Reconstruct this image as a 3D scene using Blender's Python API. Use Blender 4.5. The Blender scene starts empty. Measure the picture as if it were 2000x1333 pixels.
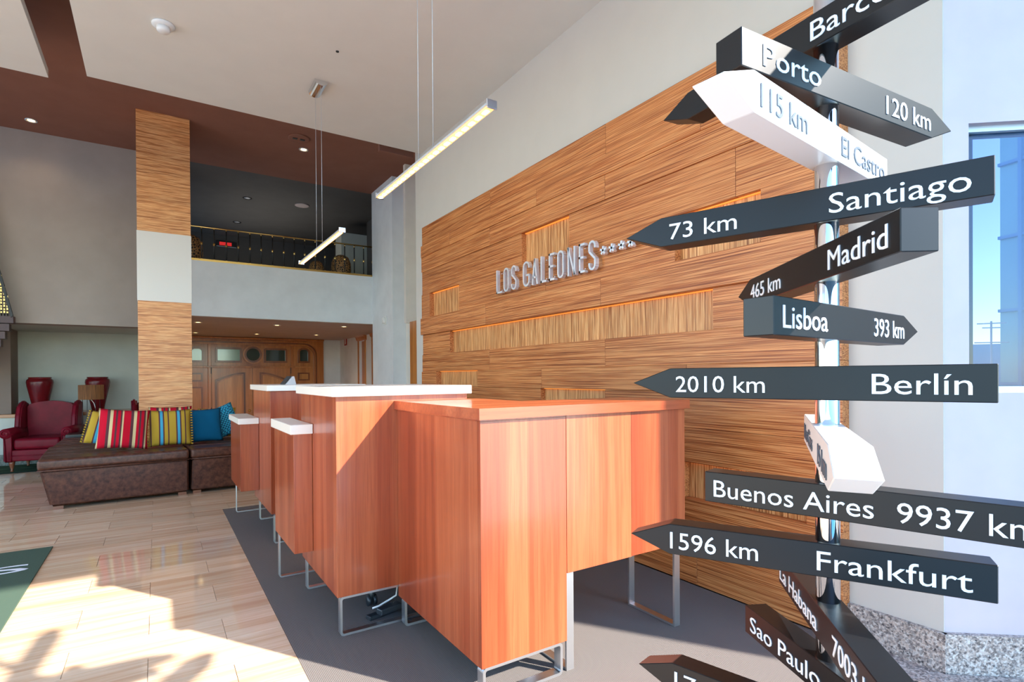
import bpy, bmesh, math, random
from mathutils import Vector, Matrix
random.seed(7)
SC = bpy.context.scene
COL = SC.collection
PI = math.pi

# ---------------------------------------------------------------- camera
cam_d = bpy.data.cameras.new('camera'); cam = bpy.data.objects.new('camera', cam_d); COL.objects.link(cam)
F, YAW, PIT, ROL, CX, CY = 1067.18, 5.76528692e-01, 5.93693628e-03, -6.98131701e-03, 1000., 742.1
def cam_rows():
    cy, sy = math.cos(YAW), math.sin(YAW); cp, sp = math.cos(PIT), math.sin(PIT); cr, sr = math.cos(ROL), math.sin(ROL)
    Rz = Matrix(((cy, -sy, 0), (sy, cy, 0), (0, 0, 1))); B = Matrix(((1, 0, 0), (0, 0, -1), (0, 1, 0)))
    Rp = Matrix(((1, 0, 0), (0, cp, -sp), (0, sp, cp))); Rr = Matrix(((cr, -sr, 0), (sr, cr, 0), (0, 0, 1)))
    return Rr @ Rp @ B @ Rz
Rm = cam_rows()
M3 = Matrix((Rm[0], -Rm[1], -Rm[2])).transposed()
cam.matrix_world = Matrix.Translation((0, 0, 1.15)) @ M3.to_4x4()
cam_d.sensor_width = 36; cam_d.lens = F / 2000 * 36; cam_d.shift_x = 0; cam_d.shift_y = (CY - 666.5) / 2000
cam_d.clip_start = .05; cam_d.clip_end = 500
SC.camera = cam

# ---------------------------------------------------------------- world, sun, exposure
def srgb(r, g, b):
    f = lambda c: (c / 255) / 12.92 if c / 255 <= .04045 else ((c / 255 + .055) / 1.055) ** 2.4
    return (f(r), f(g), f(b), 1)
w = bpy.data.worlds.new('World'); SC.world = w; w.use_nodes = True
nt = w.node_tree; nt.nodes.clear()
out = nt.nodes.new('ShaderNodeOutputWorld'); bg = nt.nodes.new('ShaderNodeBackground'); sky = nt.nodes.new('ShaderNodeTexSky')
sky.sky_type = 'NISHITA'; sky.sun_disc = False; sky.sun_elevation = math.radians(33.2); sky.sun_rotation = math.radians(146.3)
sky.air_density = 1.0; sky.dust_density = .3; sky.ozone_density = 2.0
bg.inputs['Strength'].default_value = 0.68
hue = nt.nodes.new('ShaderNodeMix'); hue.data_type = 'RGBA'; hue.blend_type = 'MULTIPLY'; hue.inputs[0].default_value = 1; hue.inputs[7].default_value = (.88, 1.10, 1.22, 1)
nt.links.new(sky.outputs[0], hue.inputs[6]); nt.links.new(hue.outputs[2], bg.inputs[0]); nt.links.new(bg.outputs[0], out.inputs[0])
sun_d = bpy.data.lights.new('sun', 'SUN'); sun_d.energy = 16.5; sun_d.angle = math.radians(.9); sun_d.color = (1, .94, .86)
sun = bpy.data.objects.new('sun', sun_d); COL.objects.link(sun)
SUN = Vector((-.555, .832, -.655)).normalized()
sun.rotation_euler = SUN.to_track_quat('-Z', 'Y').to_euler(); sun.location = (3, -4, 6)
SC.view_settings.view_transform = 'Standard'; SC.view_settings.look = 'None'; SC.view_settings.gamma = 1
SC.view_settings.use_curve_mapping = False; SC.view_settings.exposure = 0.0
SC.cycles.max_bounces = 8; SC.cycles.diffuse_bounces = 5; SC.cycles.glossy_bounces = 4
SC.cycles.transmission_bounces = 6; SC.cycles.sample_clamp_indirect = 6; SC.cycles.caustics_reflective = False; SC.cycles.caustics_refractive = False
SC.cycles.use_denoising = True
def area(name, loc, size, energy, color, rot=(0, 0, 0), sy=None):
    d = bpy.data.lights.new(name, 'AREA'); d.energy = energy; d.color = color; d.size = size
    if sy: d.shape = 'RECTANGLE'; d.size_y = sy
    o = bpy.data.objects.new(name, d); o.location = loc; o.rotation_euler = rot; COL.objects.link(o); return o
# daylight entering through the glass front behind the camera (first area lamp only)
area('facade_daylight', (-1.0, -.62, 1.9), 7.0, 12, (.9, .95, 1), (math.radians(90), 0, 0), 3.3)
area('left_side_fill', (-5.9, 4.3, 2.0), 9.0, 235, (1, .96, .92), (0, math.radians(-90), 0), 3.0)  # added fill from an invented opening in the unseen left wall
area('mezzanine_fill', (1.6, 11.0, 2.85), 1.2, 14, (1, .95, .9), (PI, 0, 0), 2.5)  # added upward fill to brighten the dim balcony, no fitting there
area('lobby_side_area', (4.45, 11.9, 1.4), 1.6, 22, (.75, .9, 1), (0, math.radians(-90), 0), 2.0)  # cool area lamp behind the lobby side wall, no window modelled there

# ---------------------------------------------------------------- materials
def mat(name, base, rough=.5, metal=0, spec=.5, coat=0):
    m = bpy.data.materials.new(name); m.use_nodes = True; b = m.node_tree.nodes['Principled BSDF']
    b.inputs['Base Color'].default_value = base; b.inputs['Roughness'].default_value = rough
    b.inputs['Metallic'].default_value = metal; b.inputs['Specular IOR Level'].default_value = spec
    b.inputs['Coat Weight'].default_value = coat; b.inputs['Coat Roughness'].default_value = .12
    return m
def N(m, t): return m.node_tree.nodes.new(t)
def K(m, a, b): m.node_tree.links.new(a, b)
def bsdf(m): return m.node_tree.nodes['Principled BSDF']
def coords(m, scale, rnd=9., rot=(0, 0, 0)):
    tc = N(m, 'ShaderNodeTexCoord'); oi = N(m, 'ShaderNodeObjectInfo'); mu = N(m, 'ShaderNodeMath'); mu.operation = 'MULTIPLY'; mu.inputs[1].default_value = rnd
    K(m, oi.outputs['Random'], mu.inputs[0])
    ad = N(m, 'ShaderNodeVectorMath'); ad.operation = 'ADD'; K(m, tc.outputs['Object'], ad.inputs[0]); K(m, mu.outputs[0], ad.inputs[1])
    mp = N(m, 'ShaderNodeMapping'); mp.inputs['Scale'].default_value = scale; mp.inputs['Rotation'].default_value = rot
    K(m, ad.outputs[0], mp.inputs['Vector']); return mp.outputs[0]
def noise(m, vec, sc=1, det=4, rough=.6, dist=0):
    n = N(m, 'ShaderNodeTexNoise'); n.inputs['Scale'].default_value = sc; n.inputs['Detail'].default_value = det
    n.inputs['Roughness'].default_value = rough; n.inputs['Distortion'].default_value = dist; K(m, vec, n.inputs['Vector']); return n.outputs['Fac']
def ramp(m, fac, stops, interp='LINEAR'):
    r = N(m, 'ShaderNodeValToRGB'); r.color_ramp.interpolation = interp
    e = r.color_ramp.elements
    while len(e) < len(stops): e.new(.5)
    for k, (p, c) in enumerate(stops): e[k].position = p; e[k].color = c
    K(m, fac, r.inputs[0]); return r.outputs[0]
def bump(m, h, strength, dist=.01):
    b = N(m, 'ShaderNodeBump'); b.inputs['Strength'].default_value = strength; b.inputs['Distance'].default_value = dist
    K(m, h, b.inputs['Height']); K(m, b.outputs[0], bsdf(m).inputs['Normal'])
def mix(m, a, b, fac, mode='MIX'):
    x = N(m, 'ShaderNodeMix'); x.data_type = 'RGBA'; x.blend_type = mode
    if isinstance(fac, (int, float)): x.inputs[0].default_value = fac
    else: K(m, fac, x.inputs[0])
    for s, i in ((a, 6), (b, 7)):
        if isinstance(s, tuple): x.inputs[i].default_value = s
        else: K(m, s, x.inputs[i])
    return x.outputs[2]
def zebra(name, scale, dark=(112, 58, 26), mid=(176, 108, 58), light=(222, 160, 104)):
    m = mat(name, srgb(*mid), .45)
    v = coords(m, scale, 23)
    f = noise(m, v, 1, 3, .6, .12)
    c = ramp(m, f, [(.30, srgb(*dark)), (.43, srgb(*mid)), (.5, srgb(*light)), (.56, srgb(*mid)), (.64, srgb(*dark)), (.75, srgb(*mid))])
    big = noise(m, coords(m, tuple(s * .12 for s in scale), 5), 1, 2)
    c2 = mix(m, c, ramp(m, big, [(.3, (.82, .78, .74, 1)), (.7, (1.08, 1.05, 1, 1))]), .8, 'MULTIPLY')
    K(m, c2, bsdf(m).inputs['Base Color']); bump(m, f, .3, .003); return m
M = {}
M['zebra_y'] = zebra('zebrano_grain_along_y', (60, 1.0, 165), (128, 62, 26), (188, 106, 52), (230, 160, 100))
M['zebra_z'] = zebra('zebrano_grain_upright', (60, 110, 2.0), (140, 78, 36), (208, 138, 78), (240, 186, 126))
M['zebra_x'] = zebra('zebrano_grain_along_x', (2.2, 60, 85), (164, 94, 46), (216, 142, 82), (242, 186, 128))
def cherry(name, scale, dark, midc, light):
    m = mat(name, srgb(*midc), .3, 0, .5, .28)
    f = noise(m, coords(m, tuple(x * .42 for x in scale), 31), 1, 3, .5, .6); g = noise(m, coords(m, tuple(x * 5 for x in scale), 17), 1, 3, .6, .3)
    c = ramp(m, f, [(.25, srgb(*dark)), (.45, srgb(*midc)), (.6, srgb(*light)), (.78, srgb(*midc))])
    c2 = mix(m, c, ramp(m, g, [(.38, (.74, .68, .64, 1)), (.56, (1.04, 1.04, 1.04, 1))]), .55, 'MULTIPLY')
    K(m, c2, bsdf(m).inputs['Base Color']); return m
M['cherry_z'] = cherry('cherry_veneer_upright', (26, 26, .7), (134, 56, 28), (156, 70, 38), (172, 88, 52))
M['cherry_x'] = cherry('cherry_veneer_flat', (.8, 14, 14), (146, 62, 32), (170, 80, 44), (190, 100, 60))
M['cream_top'] = mat('cream_solid_surface', srgb(236, 226, 214), .3)
M['steel'] = mat('brushed_steel', (.82, .83, .86, 1), .3, 1)
M['chrome'] = mat('polished_chrome', (.8, .8, .82, 1), .05, 1)
M['letters'] = mat('mirror_steel_letters', (.88, .92, .98, 1), .35, .6)
M['alu'] = mat('white_aluminium', srgb(205, 208, 212), .35, .3)
M['brass'] = mat('brass', (.62, .38, .12, 1), .3, 1)
M['iron'] = mat('black_iron', (.015, .014, .013, 1), .5)
def plaster(name, col, k=.04):
    m = mat(name, srgb(*col), .85, 0, .2); v = coords(m, (3, 3, 3), 0); f = noise(m, v, 1, 3)
    a = srgb(*col); lo = tuple(x * (1 - k) for x in a[:3]) + (1,); hi = tuple(min(1, x * (1 + k)) for x in a[:3]) + (1,)
    K(m, ramp(m, f, [(.35, lo), (.65, hi)]), bsdf(m).inputs['Base Color'])
    g = noise(m, coords(m, (160, 160, 160), 0), 1, 2); bump(m, g, .08, .002); return m
M['plaster'] = plaster('warm_white_plaster', (226, 218, 208))
M['ceil_white'] = plaster('ceiling_white_plaster', (226, 222, 212), .015)
M['wall_cool'] = plaster('cool_white_plaster', (226, 228, 230))
M['window_plaster'] = plaster('window_wall_plaster', (204, 186, 190))
M['wall_long'] = plaster('long_wall_plaster', (204, 194, 184), .015)
M['wall_greige'] = plaster('greige_plaster', (158, 145, 136))
M['wall_grey'] = plaster('grey_green_plaster', (186, 188, 178))
M['brown'] = plaster('chocolate_brown_paint', (138, 94, 78))
M['taupe'] = plaster('taupe_paint', (182, 168, 164))
M['charcoal'] = plaster('charcoal_paint', (94, 92, 89))
M['greige_dark'] = plaster('dark_greige_plaster', (132, 116, 106))
M['panel_white'] = mat('white_lacquer_panel', srgb(222, 214, 206), .4)
# polished striated marble
def marble():
    m = mat('striated_marble', srgb(196, 164, 136), .07, 0, .5)
    v = coords(m, (.9, 22, 1), 3, (0, 0, math.radians(4)))
    f = noise(m, v, 1, 5, .6, .5)
    c = ramp(m, f, [(.28, srgb(208, 166, 132)), (.45, srgb(220, 184, 150)), (.56, srgb(232, 204, 174)), (.72, srgb(216, 178, 144))])
    oi = N(m, 'ShaderNodeObjectInfo')
    c2 = mix(m, c, ramp(m, oi.outputs['Random'], [(0, (.88, .85, .82, 1)), (1, (1.04, 1.03, 1.02, 1))]), 1., 'MULTIPLY')
    K(m, c2, bsdf(m).inputs['Base Color']); return m
M['marble'] = marble()
M['grout'] = mat('tile_joint', srgb(120, 92, 72), .7)
def carpet():
    m = mat('woven_vinyl_carpet', srgb(120, 112, 108), .9, 0, .15)
    tc = N(m, 'ShaderNodeTexCoord')
    w1 = N(m, 'ShaderNodeTexWave'); w1.bands_direction = 'X'; w1.inputs['Scale'].default_value = 52; w1.inputs['Distortion'].default_value = .2; K(m, tc.outputs['Object'], w1.inputs[0])
    w2 = N(m, 'ShaderNodeTexWave'); w2.bands_direction = 'Y'; w2.inputs['Scale'].default_value = 60; w2.inputs['Distortion'].default_value = .2; K(m, tc.outputs['Object'], w2.inputs[0])
    mx = mix(m, w1.outputs['Color'], w2.outputs['Color'], .5)
    K(m, ramp(m, mx, [(.2, srgb(84, 78, 76)), (.8, srgb(138, 130, 124))]), bsdf(m).inputs['Base Color']); bump(m, mx, .5, .003); return m
M['carpet'] = carpet()
def granite(name, a, b, c, d, sc=150):
    m = mat(name, srgb(*b), .35)
    tc = N(m, 'ShaderNodeTexCoord'); vo = N(m, 'ShaderNodeTexVoronoi'); vo.inputs['Scale'].default_value = sc; K(m, tc.outputs['Object'], vo.inputs['Vector'])
    n = noise(m, tc.outputs['Object'], sc * .45, 3, .7)
    se = N(m, 'ShaderNodeSeparateColor'); K(m, vo.outputs['Color'], se.inputs[0])
    x = ramp(m, se.outputs[0], [(0, srgb(*a)), (.22, srgb(*b)), (.5, srgb(*c)), (.8, srgb(*d))], 'CONSTANT')
    y = ramp(m, n, [(.36, srgb(*a)), (.5, srgb(*c)), (.64, srgb(*d))])
    K(m, mix(m, x, y, .45), bsdf(m).inputs['Base Color']); return m
M['granite'] = granite('pink_grey_granite', (52, 50, 56), (120, 112, 112), (190, 170, 158), (214, 206, 200))
M['granite_dark'] = granite('dark_green_granite', (40, 48, 46), (62, 72, 68), (88, 96, 90), (110, 116, 110), 60)
M['dark_sign'] = mat('anthracite_satin', (.007, .007, .008, 1), .35, 0, .36)
M['white_sign'] = mat('white_satin', srgb(236, 236, 236), .35)
M['text_white'] = mat('white_vinyl_letters', srgb(232, 234, 240), .5)
M['text_grey'] = mat('grey_vinyl_letters', srgb(78, 88, 100), .5)
def leather(name, a, b, rough, sc=26):
    m = mat(name, srgb(*a), rough, 0, .3); v = coords(m, (sc, sc, sc), 3); f = noise(m, v, 1, 5, .65)
    K(m, ramp(m, f, [(.32, srgb(*a)), (.68, srgb(*b))]), bsdf(m).inputs['Base Color'])
    g = noise(m, coords(m, (140, 140, 140), 0), 1, 3); bump(m, g, .12, .003); return m
M['brown_leather'] = leather('brown_mottled_leather', (58, 32, 25), (100, 62, 48), .33)
M['red_leather'] = leather('oxblood_leather', (92, 8, 24), (114, 16, 34), .38, 8)
M['red_leather'].node_tree.nodes['Principled BSDF'].inputs['Specular IOR Level'].default_value = .16
M['vase_red'] = leather('glazed_oxblood', (88, 16, 22), (112, 22, 26), .22, 5)
M['wood_leg'] = mat('turned_wood', srgb(120, 70, 44), .35)
M['ledge_wood'] = cherry('ledge_wood', (.8, 14, 14), (150, 92, 52), (176, 116, 70), (196, 136, 86))
M['door_wood'] = cherry('door_wood', (9, 9, .5), (160, 92, 40), (190, 116, 56), (206, 136, 70))
M['door_dark'] = cherry('door_moulding_wood', (9, 9, .5), (110, 58, 26), (134, 74, 34), (152, 90, 44))
M['door_panel'] = cherry('door_panel_wood', (7, 7, .4), (176, 112, 52), (200, 132, 64), (216, 150, 80))
M['black'] = mat('black_lacquer', (.012, .011, .012, 1), .3)
M['plastic_black'] = mat('black_plastic', (.02, .025, .03, 1), .4)
M['white_plastic'] = mat('white_plastic', srgb(236, 234, 230), .4)
M['lamp_wood'] = mat('dark_riser', srgb(74, 50, 48), .5)
def emit(name, col, st):
    m = mat(name, col, .5); b = bsdf(m); b.inputs['Emission Color'].default_value = col; b.inputs['Emission Strength'].default_value = st; return m
M['led'] = emit('warm_led', (1, .62, .3, 1), 20)
M['led_dim'] = emit('warm_led_diffuser', (1, .5, .2, 1), 1.4)
M['led_strip'] = emit('orange_led_strip', (1, .33, .05, 1), .75)
M['halogen'] = emit('halogen_lamp', (1, .72, .3, 1), 10)
M['red_sign'] = emit('lit_red_sign', (.8, .03, .03, 1), .6)
M['red'] = mat('red_print', srgb(170, 30, 30), .5)
def cloth(name, col, rough=.9):
    m = mat(name, srgb(*col), rough, 0, .2); v = coords(m, (120, 120, 120), 2); f = noise(m, v, 1, 2); bump(m, f, .3, .003); return m
def striped(name, stops, per):
    m = mat(name, (1, 1, 1, 1), .9, 0, .2); tc = N(m, 'ShaderNodeTexCoord'); sp = N(m, 'ShaderNodeSeparateXYZ'); K(m, tc.outputs['Object'], sp.inputs[0])
    a = N(m, 'ShaderNodeMath'); a.operation = 'MULTIPLY_ADD'; a.inputs[1].default_value = 1 / per; a.inputs[2].default_value = 20.02; K(m, sp.outputs[0], a.inputs[0])
    f = N(m, 'ShaderNodeMath'); f.operation = 'FRACT'; K(m, a.outputs[0], f.inputs[0])
    K(m, ramp(m, f.outputs[0], [(p, srgb(*c)) for p, c in stops], 'CONSTANT'), bsdf(m).inputs['Base Color'])
    g = noise(m, coords(m, (200, 200, 200), 2), 1, 2); bump(m, g, .3, .003); return m
RED, BRN, CRM, OCH, TEA = (196, 14, 42), (92, 52, 56), (214, 190, 140), (184, 148, 50), (70, 160, 190)
M['red_stripe'] = striped('red_striped_weave', [(0, RED), (.3, BRN), (.42, CRM), (.55, RED), (.66, BRN), (.74, RED), (.86, BRN), (.93, CRM)], .19)
M['ochre_stripe'] = striped('ochre_striped_weave', [(0, OCH), (.34, BRN), (.42, TEA), (.58, BRN), (.66, OCH), (.86, BRN), (.93, OCH)], .15)
M['teal'] = cloth('teal_velvet', (4, 84, 118))
def dotted():
    m = mat('turquoise_dotted_weave', srgb(20, 130, 160), .9); tc = N(m, 'ShaderNodeTexCoord'); ch = N(m, 'ShaderNodeTexChecker'); ch.inputs['Scale'].default_value = 60
    ch.inputs['Color1'].default_value = srgb(10, 70, 100); ch.inputs['Color2'].default_value = srgb(50, 170, 196)
    K(m, tc.outputs['Object'], ch.inputs['Vector']); K(m, ch.outputs[0], bsdf(m).inputs['Base Color']); return m
M['dotted'] = dotted()
def rugmat():
    m = mat('green_ringed_rug', srgb(40, 56, 42), .95, 0, .1); tc = N(m, 'ShaderNodeTexCoord'); wv = N(m, 'ShaderNodeTexWave'); wv.wave_type = 'RINGS'; wv.rings_direction = 'Z'
    wv.inputs['Scale'].default_value = 1.3; wv.inputs['Distortion'].default_value = 2; K(m, tc.outputs['Object'], wv.inputs[0])
    K(m, ramp(m, wv.outputs['Fac'], [(.2, srgb(26, 34, 30)), (.5, srgb(44, 66, 48)), (.8, srgb(74, 100, 72))]), bsdf(m).inputs['Base Color']); return m
M['rug'] = rugmat()
M['mat_green'] = cloth('green_entrance_mat', (72, 90, 76))
def shade():
    m = mat('black_lamp_shade', srgb(58, 38, 22), .9); v = coords(m, (90, 90, 4), 0); f = noise(m, v, 1, 3)
    c = ramp(m, f, [(.3, srgb(62, 38, 20)), (.7, srgb(104, 68, 34))]); K(m, c, bsdf(m).inputs['Base Color'])
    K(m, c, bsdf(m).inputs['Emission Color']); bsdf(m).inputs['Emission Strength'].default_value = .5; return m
M['shade'] = shade()
def wicker():
    m = mat('openwork_wicker', srgb(120, 80, 44), .6); tc = N(m, 'ShaderNodeTexCoord'); vo = N(m, 'ShaderNodeTexVoronoi'); vo.inputs['Scale'].default_value = 34; vo.feature = 'DISTANCE_TO_EDGE'
    K(m, tc.outputs['Object'], vo.inputs['Vector']); K(m, ramp(m, vo.outputs['Distance'], [(.05, srgb(180, 130, 76)), (.2, srgb(36, 24, 16))]), bsdf(m).inputs['Base Color'])
    bump(m, vo.outputs['Distance'], -.6, .02); return m
M['wicker'] = wicker()
def glass(name, col, rough=0, ior=1.45, alpha_mix=.0):
    m = bpy.data.materials.new(name); m.use_nodes = True; nt = m.node_tree; nt.nodes.clear()
    o = nt.nodes.new('ShaderNodeOutputMaterial'); t = nt.nodes.new('ShaderNodeBsdfTransparent'); t.inputs[0].default_value = col
    g = nt.nodes.new('ShaderNodeBsdfGlossy'); g.inputs['Roughness'].default_value = rough; g.inputs[0].default_value = (.9, .95, 1, 1)
    fr = nt.nodes.new('ShaderNodeFresnel'); fr.inputs[0].default_value = ior; x = nt.nodes.new('ShaderNodeMixShader')
    nt.links.new(fr.outputs[0], x.inputs[0]); nt.links.new(t.outputs[0], x.inputs[1]); nt.links.new(g.outputs[0], x.inputs[2]); nt.links.new(x.outputs[0], o.inputs[0]); return m
M['tinted_glass'] = glass('blue_tinted_glass', (.50, .50, .60, 1))
M['pane'] = mat('leaded_pane', (.03, .06, .055, 1), .06, 0, .8)
M['pane_green'] = mat('pale_green_pane', srgb(120, 176, 158), .1, 0, .8)  # plain pale green base colour, no emission
def tower():
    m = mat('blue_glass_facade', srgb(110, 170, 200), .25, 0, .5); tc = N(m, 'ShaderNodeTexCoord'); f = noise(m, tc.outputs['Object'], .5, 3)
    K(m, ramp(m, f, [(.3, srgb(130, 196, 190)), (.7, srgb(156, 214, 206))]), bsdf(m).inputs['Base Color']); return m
M['tower'] = tower()
M['sea'] = mat('estuary_water', srgb(60, 120, 150), .3)
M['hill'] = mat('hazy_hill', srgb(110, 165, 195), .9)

# ---------------------------------------------------------------- mesh helpers
def link(name, me, m, parent=None, loc=None, rot=None):
    o = bpy.data.objects.new(name, me); COL.objects.link(o)
    if m is not None and not me.materials: me.materials.append(m)
    if parent: o.parent = parent
    if loc is not None: o.location = loc
    if rot is not None: o.rotation_euler = rot
    return o
def fin(bm, name, m, parent=None, smooth=False, loc=None, rot=None):
    me = bpy.data.meshes.new(name); bmesh.ops.recalc_face_normals(bm, faces=bm.faces); bm.to_mesh(me); bm.free()
    if smooth:
        for p in me.polygons: p.use_smooth = True
    o = link(name, me, m, parent, loc, rot)
    if smooth and name in ('backrest', 'wing', 'arm', 'seat_cushion', 'seat_base', 'base', 'cover_plate'): o.modifiers.new('weighted', 'WEIGHTED_NORMAL')
    return o
def add_box(bm, a, b, bev=0, seg=1):
    x0, y0, z0 = a; x1, y1, z1 = b
    r = bmesh.ops.create_cube(bm, size=1, matrix=Matrix.Translation(((x0 + x1) / 2, (y0 + y1) / 2, (z0 + z1) / 2)) @ Matrix.Diagonal((abs(x1 - x0), abs(y1 - y0), abs(z1 - z0), 1)))
    if bev:
        es = list({e for v in r['verts'] for e in v.link_edges}); bmesh.ops.bevel(bm, geom=es, offset=bev, segments=seg, affect='EDGES', profile=.5)
def box(name, a, b, m, parent=None, bev=0, seg=1, smooth=False):
    """world/local box a..b; its origin sits at the box's own base centre"""
    c = ((a[0] + b[0]) / 2, (a[1] + b[1]) / 2, min(a[2], b[2])); bm = bmesh.new()
    add_box(bm, [a[i] - c[i] for i in range(3)], [b[i] - c[i] for i in range(3)], bev, seg)
    return fin(bm, name, m, parent, smooth, c)
def add_tube(bm, pts, r, n=8, closed=False):
    pts = [Vector(p) for p in pts]; rings = []
    up = Vector((0, 0, 1))
    for i, p in enumerate(pts):
        if closed: d = (pts[(i + 1) % len(pts)] - pts[i - 1])
        else: d = (pts[min(i + 1, len(pts) - 1)] - pts[max(i - 1, 0)])
        d.normalize(); a = d.cross(up)
        if a.length < 1e-3: a = d.cross(Vector((1, 0, 0)))
        a.normalize(); b = d.cross(a)
        rr = r[i] if isinstance(r, (list, tuple)) else r
        rings.append([bm.verts.new(p + (a * math.cos(t) + b * math.sin(t)) * rr) for t in [2 * PI * k / n for k in range(n)]])
    L = len(rings)
    for i in range(L if closed else L - 1):
        q, s = rings[i], rings[(i + 1) % L]
        for k in range(n): bm.faces.new((q[k], q[(k + 1) % n], s[(k + 1) % n], s[k]))
    if not closed: bm.faces.new(rings[0][::-1]); bm.faces.new(rings[-1])
def tube(name, pts, r, m, parent=None, n=8, closed=False):
    bm = bmesh.new(); add_tube(bm, pts, r, n, closed); return fin(bm, name, m, parent, True)
def add_lathe(bm, prof, n=32, c=(0, 0, 0), close=True):
    rings = []
    for r, z in prof: rings.append([bm.verts.new((c[0] + r * math.cos(2 * PI * k / n), c[1] + r * math.sin(2 * PI * k / n), c[2] + z)) for k in range(n)])
    for q, s in zip(rings, rings[1:]):
        for k in range(n): bm.faces.new((q[k], q[(k + 1) % n], s[(k + 1) % n], s[k]))
    if close: bm.faces.new(rings[0][::-1]); bm.faces.new(rings[-1])
def lathe(name, prof, m, parent=None, loc=None, n=32, smooth=True):
    bm = bmesh.new(); add_lathe(bm, prof, n); return fin(bm, name, m, parent, smooth, loc)
def add_prism(bm, pts, axis, a, b):
    """extrude 2D outline pts along axis from a to b; outline coords are the two other axes in order"""
    def P(u, v, w): return {'x': (w, u, v), 'y': (u, w, v), 'z': (u, v, w)}[axis]
    A = [bm.verts.new(P(u, v, a)) for u, v in pts]; B = [bm.verts.new(P(u, v, b)) for u, v in pts]
    bm.faces.new(A); bm.faces.new(B[::-1])
    for i in range(len(pts)): j = (i + 1) % len(pts); bm.faces.new((A[i], A[j], B[j], B[i]))
def prism(name, pts, axis, a, b, m, parent=None, loc=None, smooth=False):
    bm = bmesh.new(); add_prism(bm, pts, axis, a, b); return fin(bm, name, m, parent, smooth, loc)
def ring_prism(name, outer, inner, axis, a, b, m, parent=None, loc=None):
    def P(u, v, w): return {'x': (w, u, v), 'y': (u, w, v), 'z': (u, v, w)}[axis]
    bm = bmesh.new(); n = len(outer)
    OA, OB, IA, IB = [[bm.verts.new(P(u, v, w)) for u, v in L] for L, w in ((outer, a), (outer, b), (inner, a), (inner, b))]
    for i in range(n):
        j = (i + 1) % n
        for q in ((OA[i], OA[j], IA[j], IA[i]), (OB[j], OB[i], IB[i], IB[j]), (OA[j], OA[i], OB[i], OB[j]), (IA[i], IA[j], IB[j], IB[i])): bm.faces.new(q)
    return fin(bm, name, m, parent, False, loc)
def thing(name, label, cat, loc=(0, 0, 0), rotz=0, group=None):
    o = bpy.data.objects.new(name, None); COL.objects.link(o); o.location = loc; o.rotation_euler = (0, 0, rotz)
    o['label'] = label; o['category'] = cat; o.empty_display_size = .1
    if group: o['group'] = group
    return o
def tag(o, label, cat, group=None):
    o['label'] = label; o['category'] = cat
    if group: o['group'] = group
    return o
def struct(o): o['kind'] = 'structure'; return o
def sbox(name, a, b, m, parent=None, bev=0):
    o = box(name, a, b, m, parent, bev)
    return o if parent else struct(o)
def dup(root):
    r = root.copy(); COL.objects.link(r)
    for ch in list(root.children):
        c = ch.copy(); COL.objects.link(c); c.parent = r
        for g in ch.children: d = g.copy(); COL.objects.link(d); d.parent = c
    return r
def text_obj(body, width, height, m, parent, depth=.0015):
    """flat lettering in the local xz plane, left-bottom at 0,0, reading along +x, facing -y; one object per word"""
    cu = bpy.data.curves.new('t', 'FONT'); cu.body = body; cu.size = 1; cu.extrude = .01; cu.resolution_u = 3
    to = bpy.data.objects.new('t', cu); COL.objects.link(to)
    dg = bpy.context.evaluated_depsgraph_get(); me = bpy.data.meshes.new_from_object(to.evaluated_get(dg))
    bpy.data.objects.remove(to); bpy.data.curves.remove(cu)
    xs = [v.co.x for v in me.vertices]; x0, x1 = min(xs), max(xs); cap = .73
    for v in me.vertices:
        v.co = Vector(((v.co.x - x0) / (x1 - x0) * width, -(v.co.z + .01) / .02 * depth, v.co.y / cap * height))
    iv = sorted((min(me.vertices[i].co.x for i in p.vertices), max(me.vertices[i].co.x for i in p.vertices)) for p in me.polygons)
    mg = [list(iv[0])]
    for a, b in iv[1:]:
        if a <= mg[-1][1] + 1e-5: mg[-1][1] = max(mg[-1][1], b)
        else: mg.append([a, b])
    gaps = sorted(((q[0] - p[1], (q[0] + p[1]) / 2) for p, q in zip(mg, mg[1:])), reverse=True)[:body.count(' ')]
    cuts = [-1] + sorted(g for _, g in gaps) + [9]
    res = []
    for lo, hi in zip(cuts, cuts[1:]):
        bm = bmesh.new(); bm.from_mesh(me)
        bmesh.ops.delete(bm, geom=[v for v in bm.verts if not lo < v.co.x <= hi], context='VERTS')
        m2 = bpy.data.meshes.new('lettering'); bm.to_mesh(m2); bm.free(); m2.materials.clear(); m2.materials.append(m)
        o = link('lettering', m2, m, parent); res.append(o)
    return res

# ================================================================ STRUCTURE
XW = 2.52           # plaster wall plane behind the cladding
ZC, ZB = 3.665, 4.2  # white ceiling plates / brown ceiling
sbox('floor', (-6, -.36, -.25), (4.6, 9.8, -.008), M['grout'])
FL = bpy.data.objects['floor']
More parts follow.
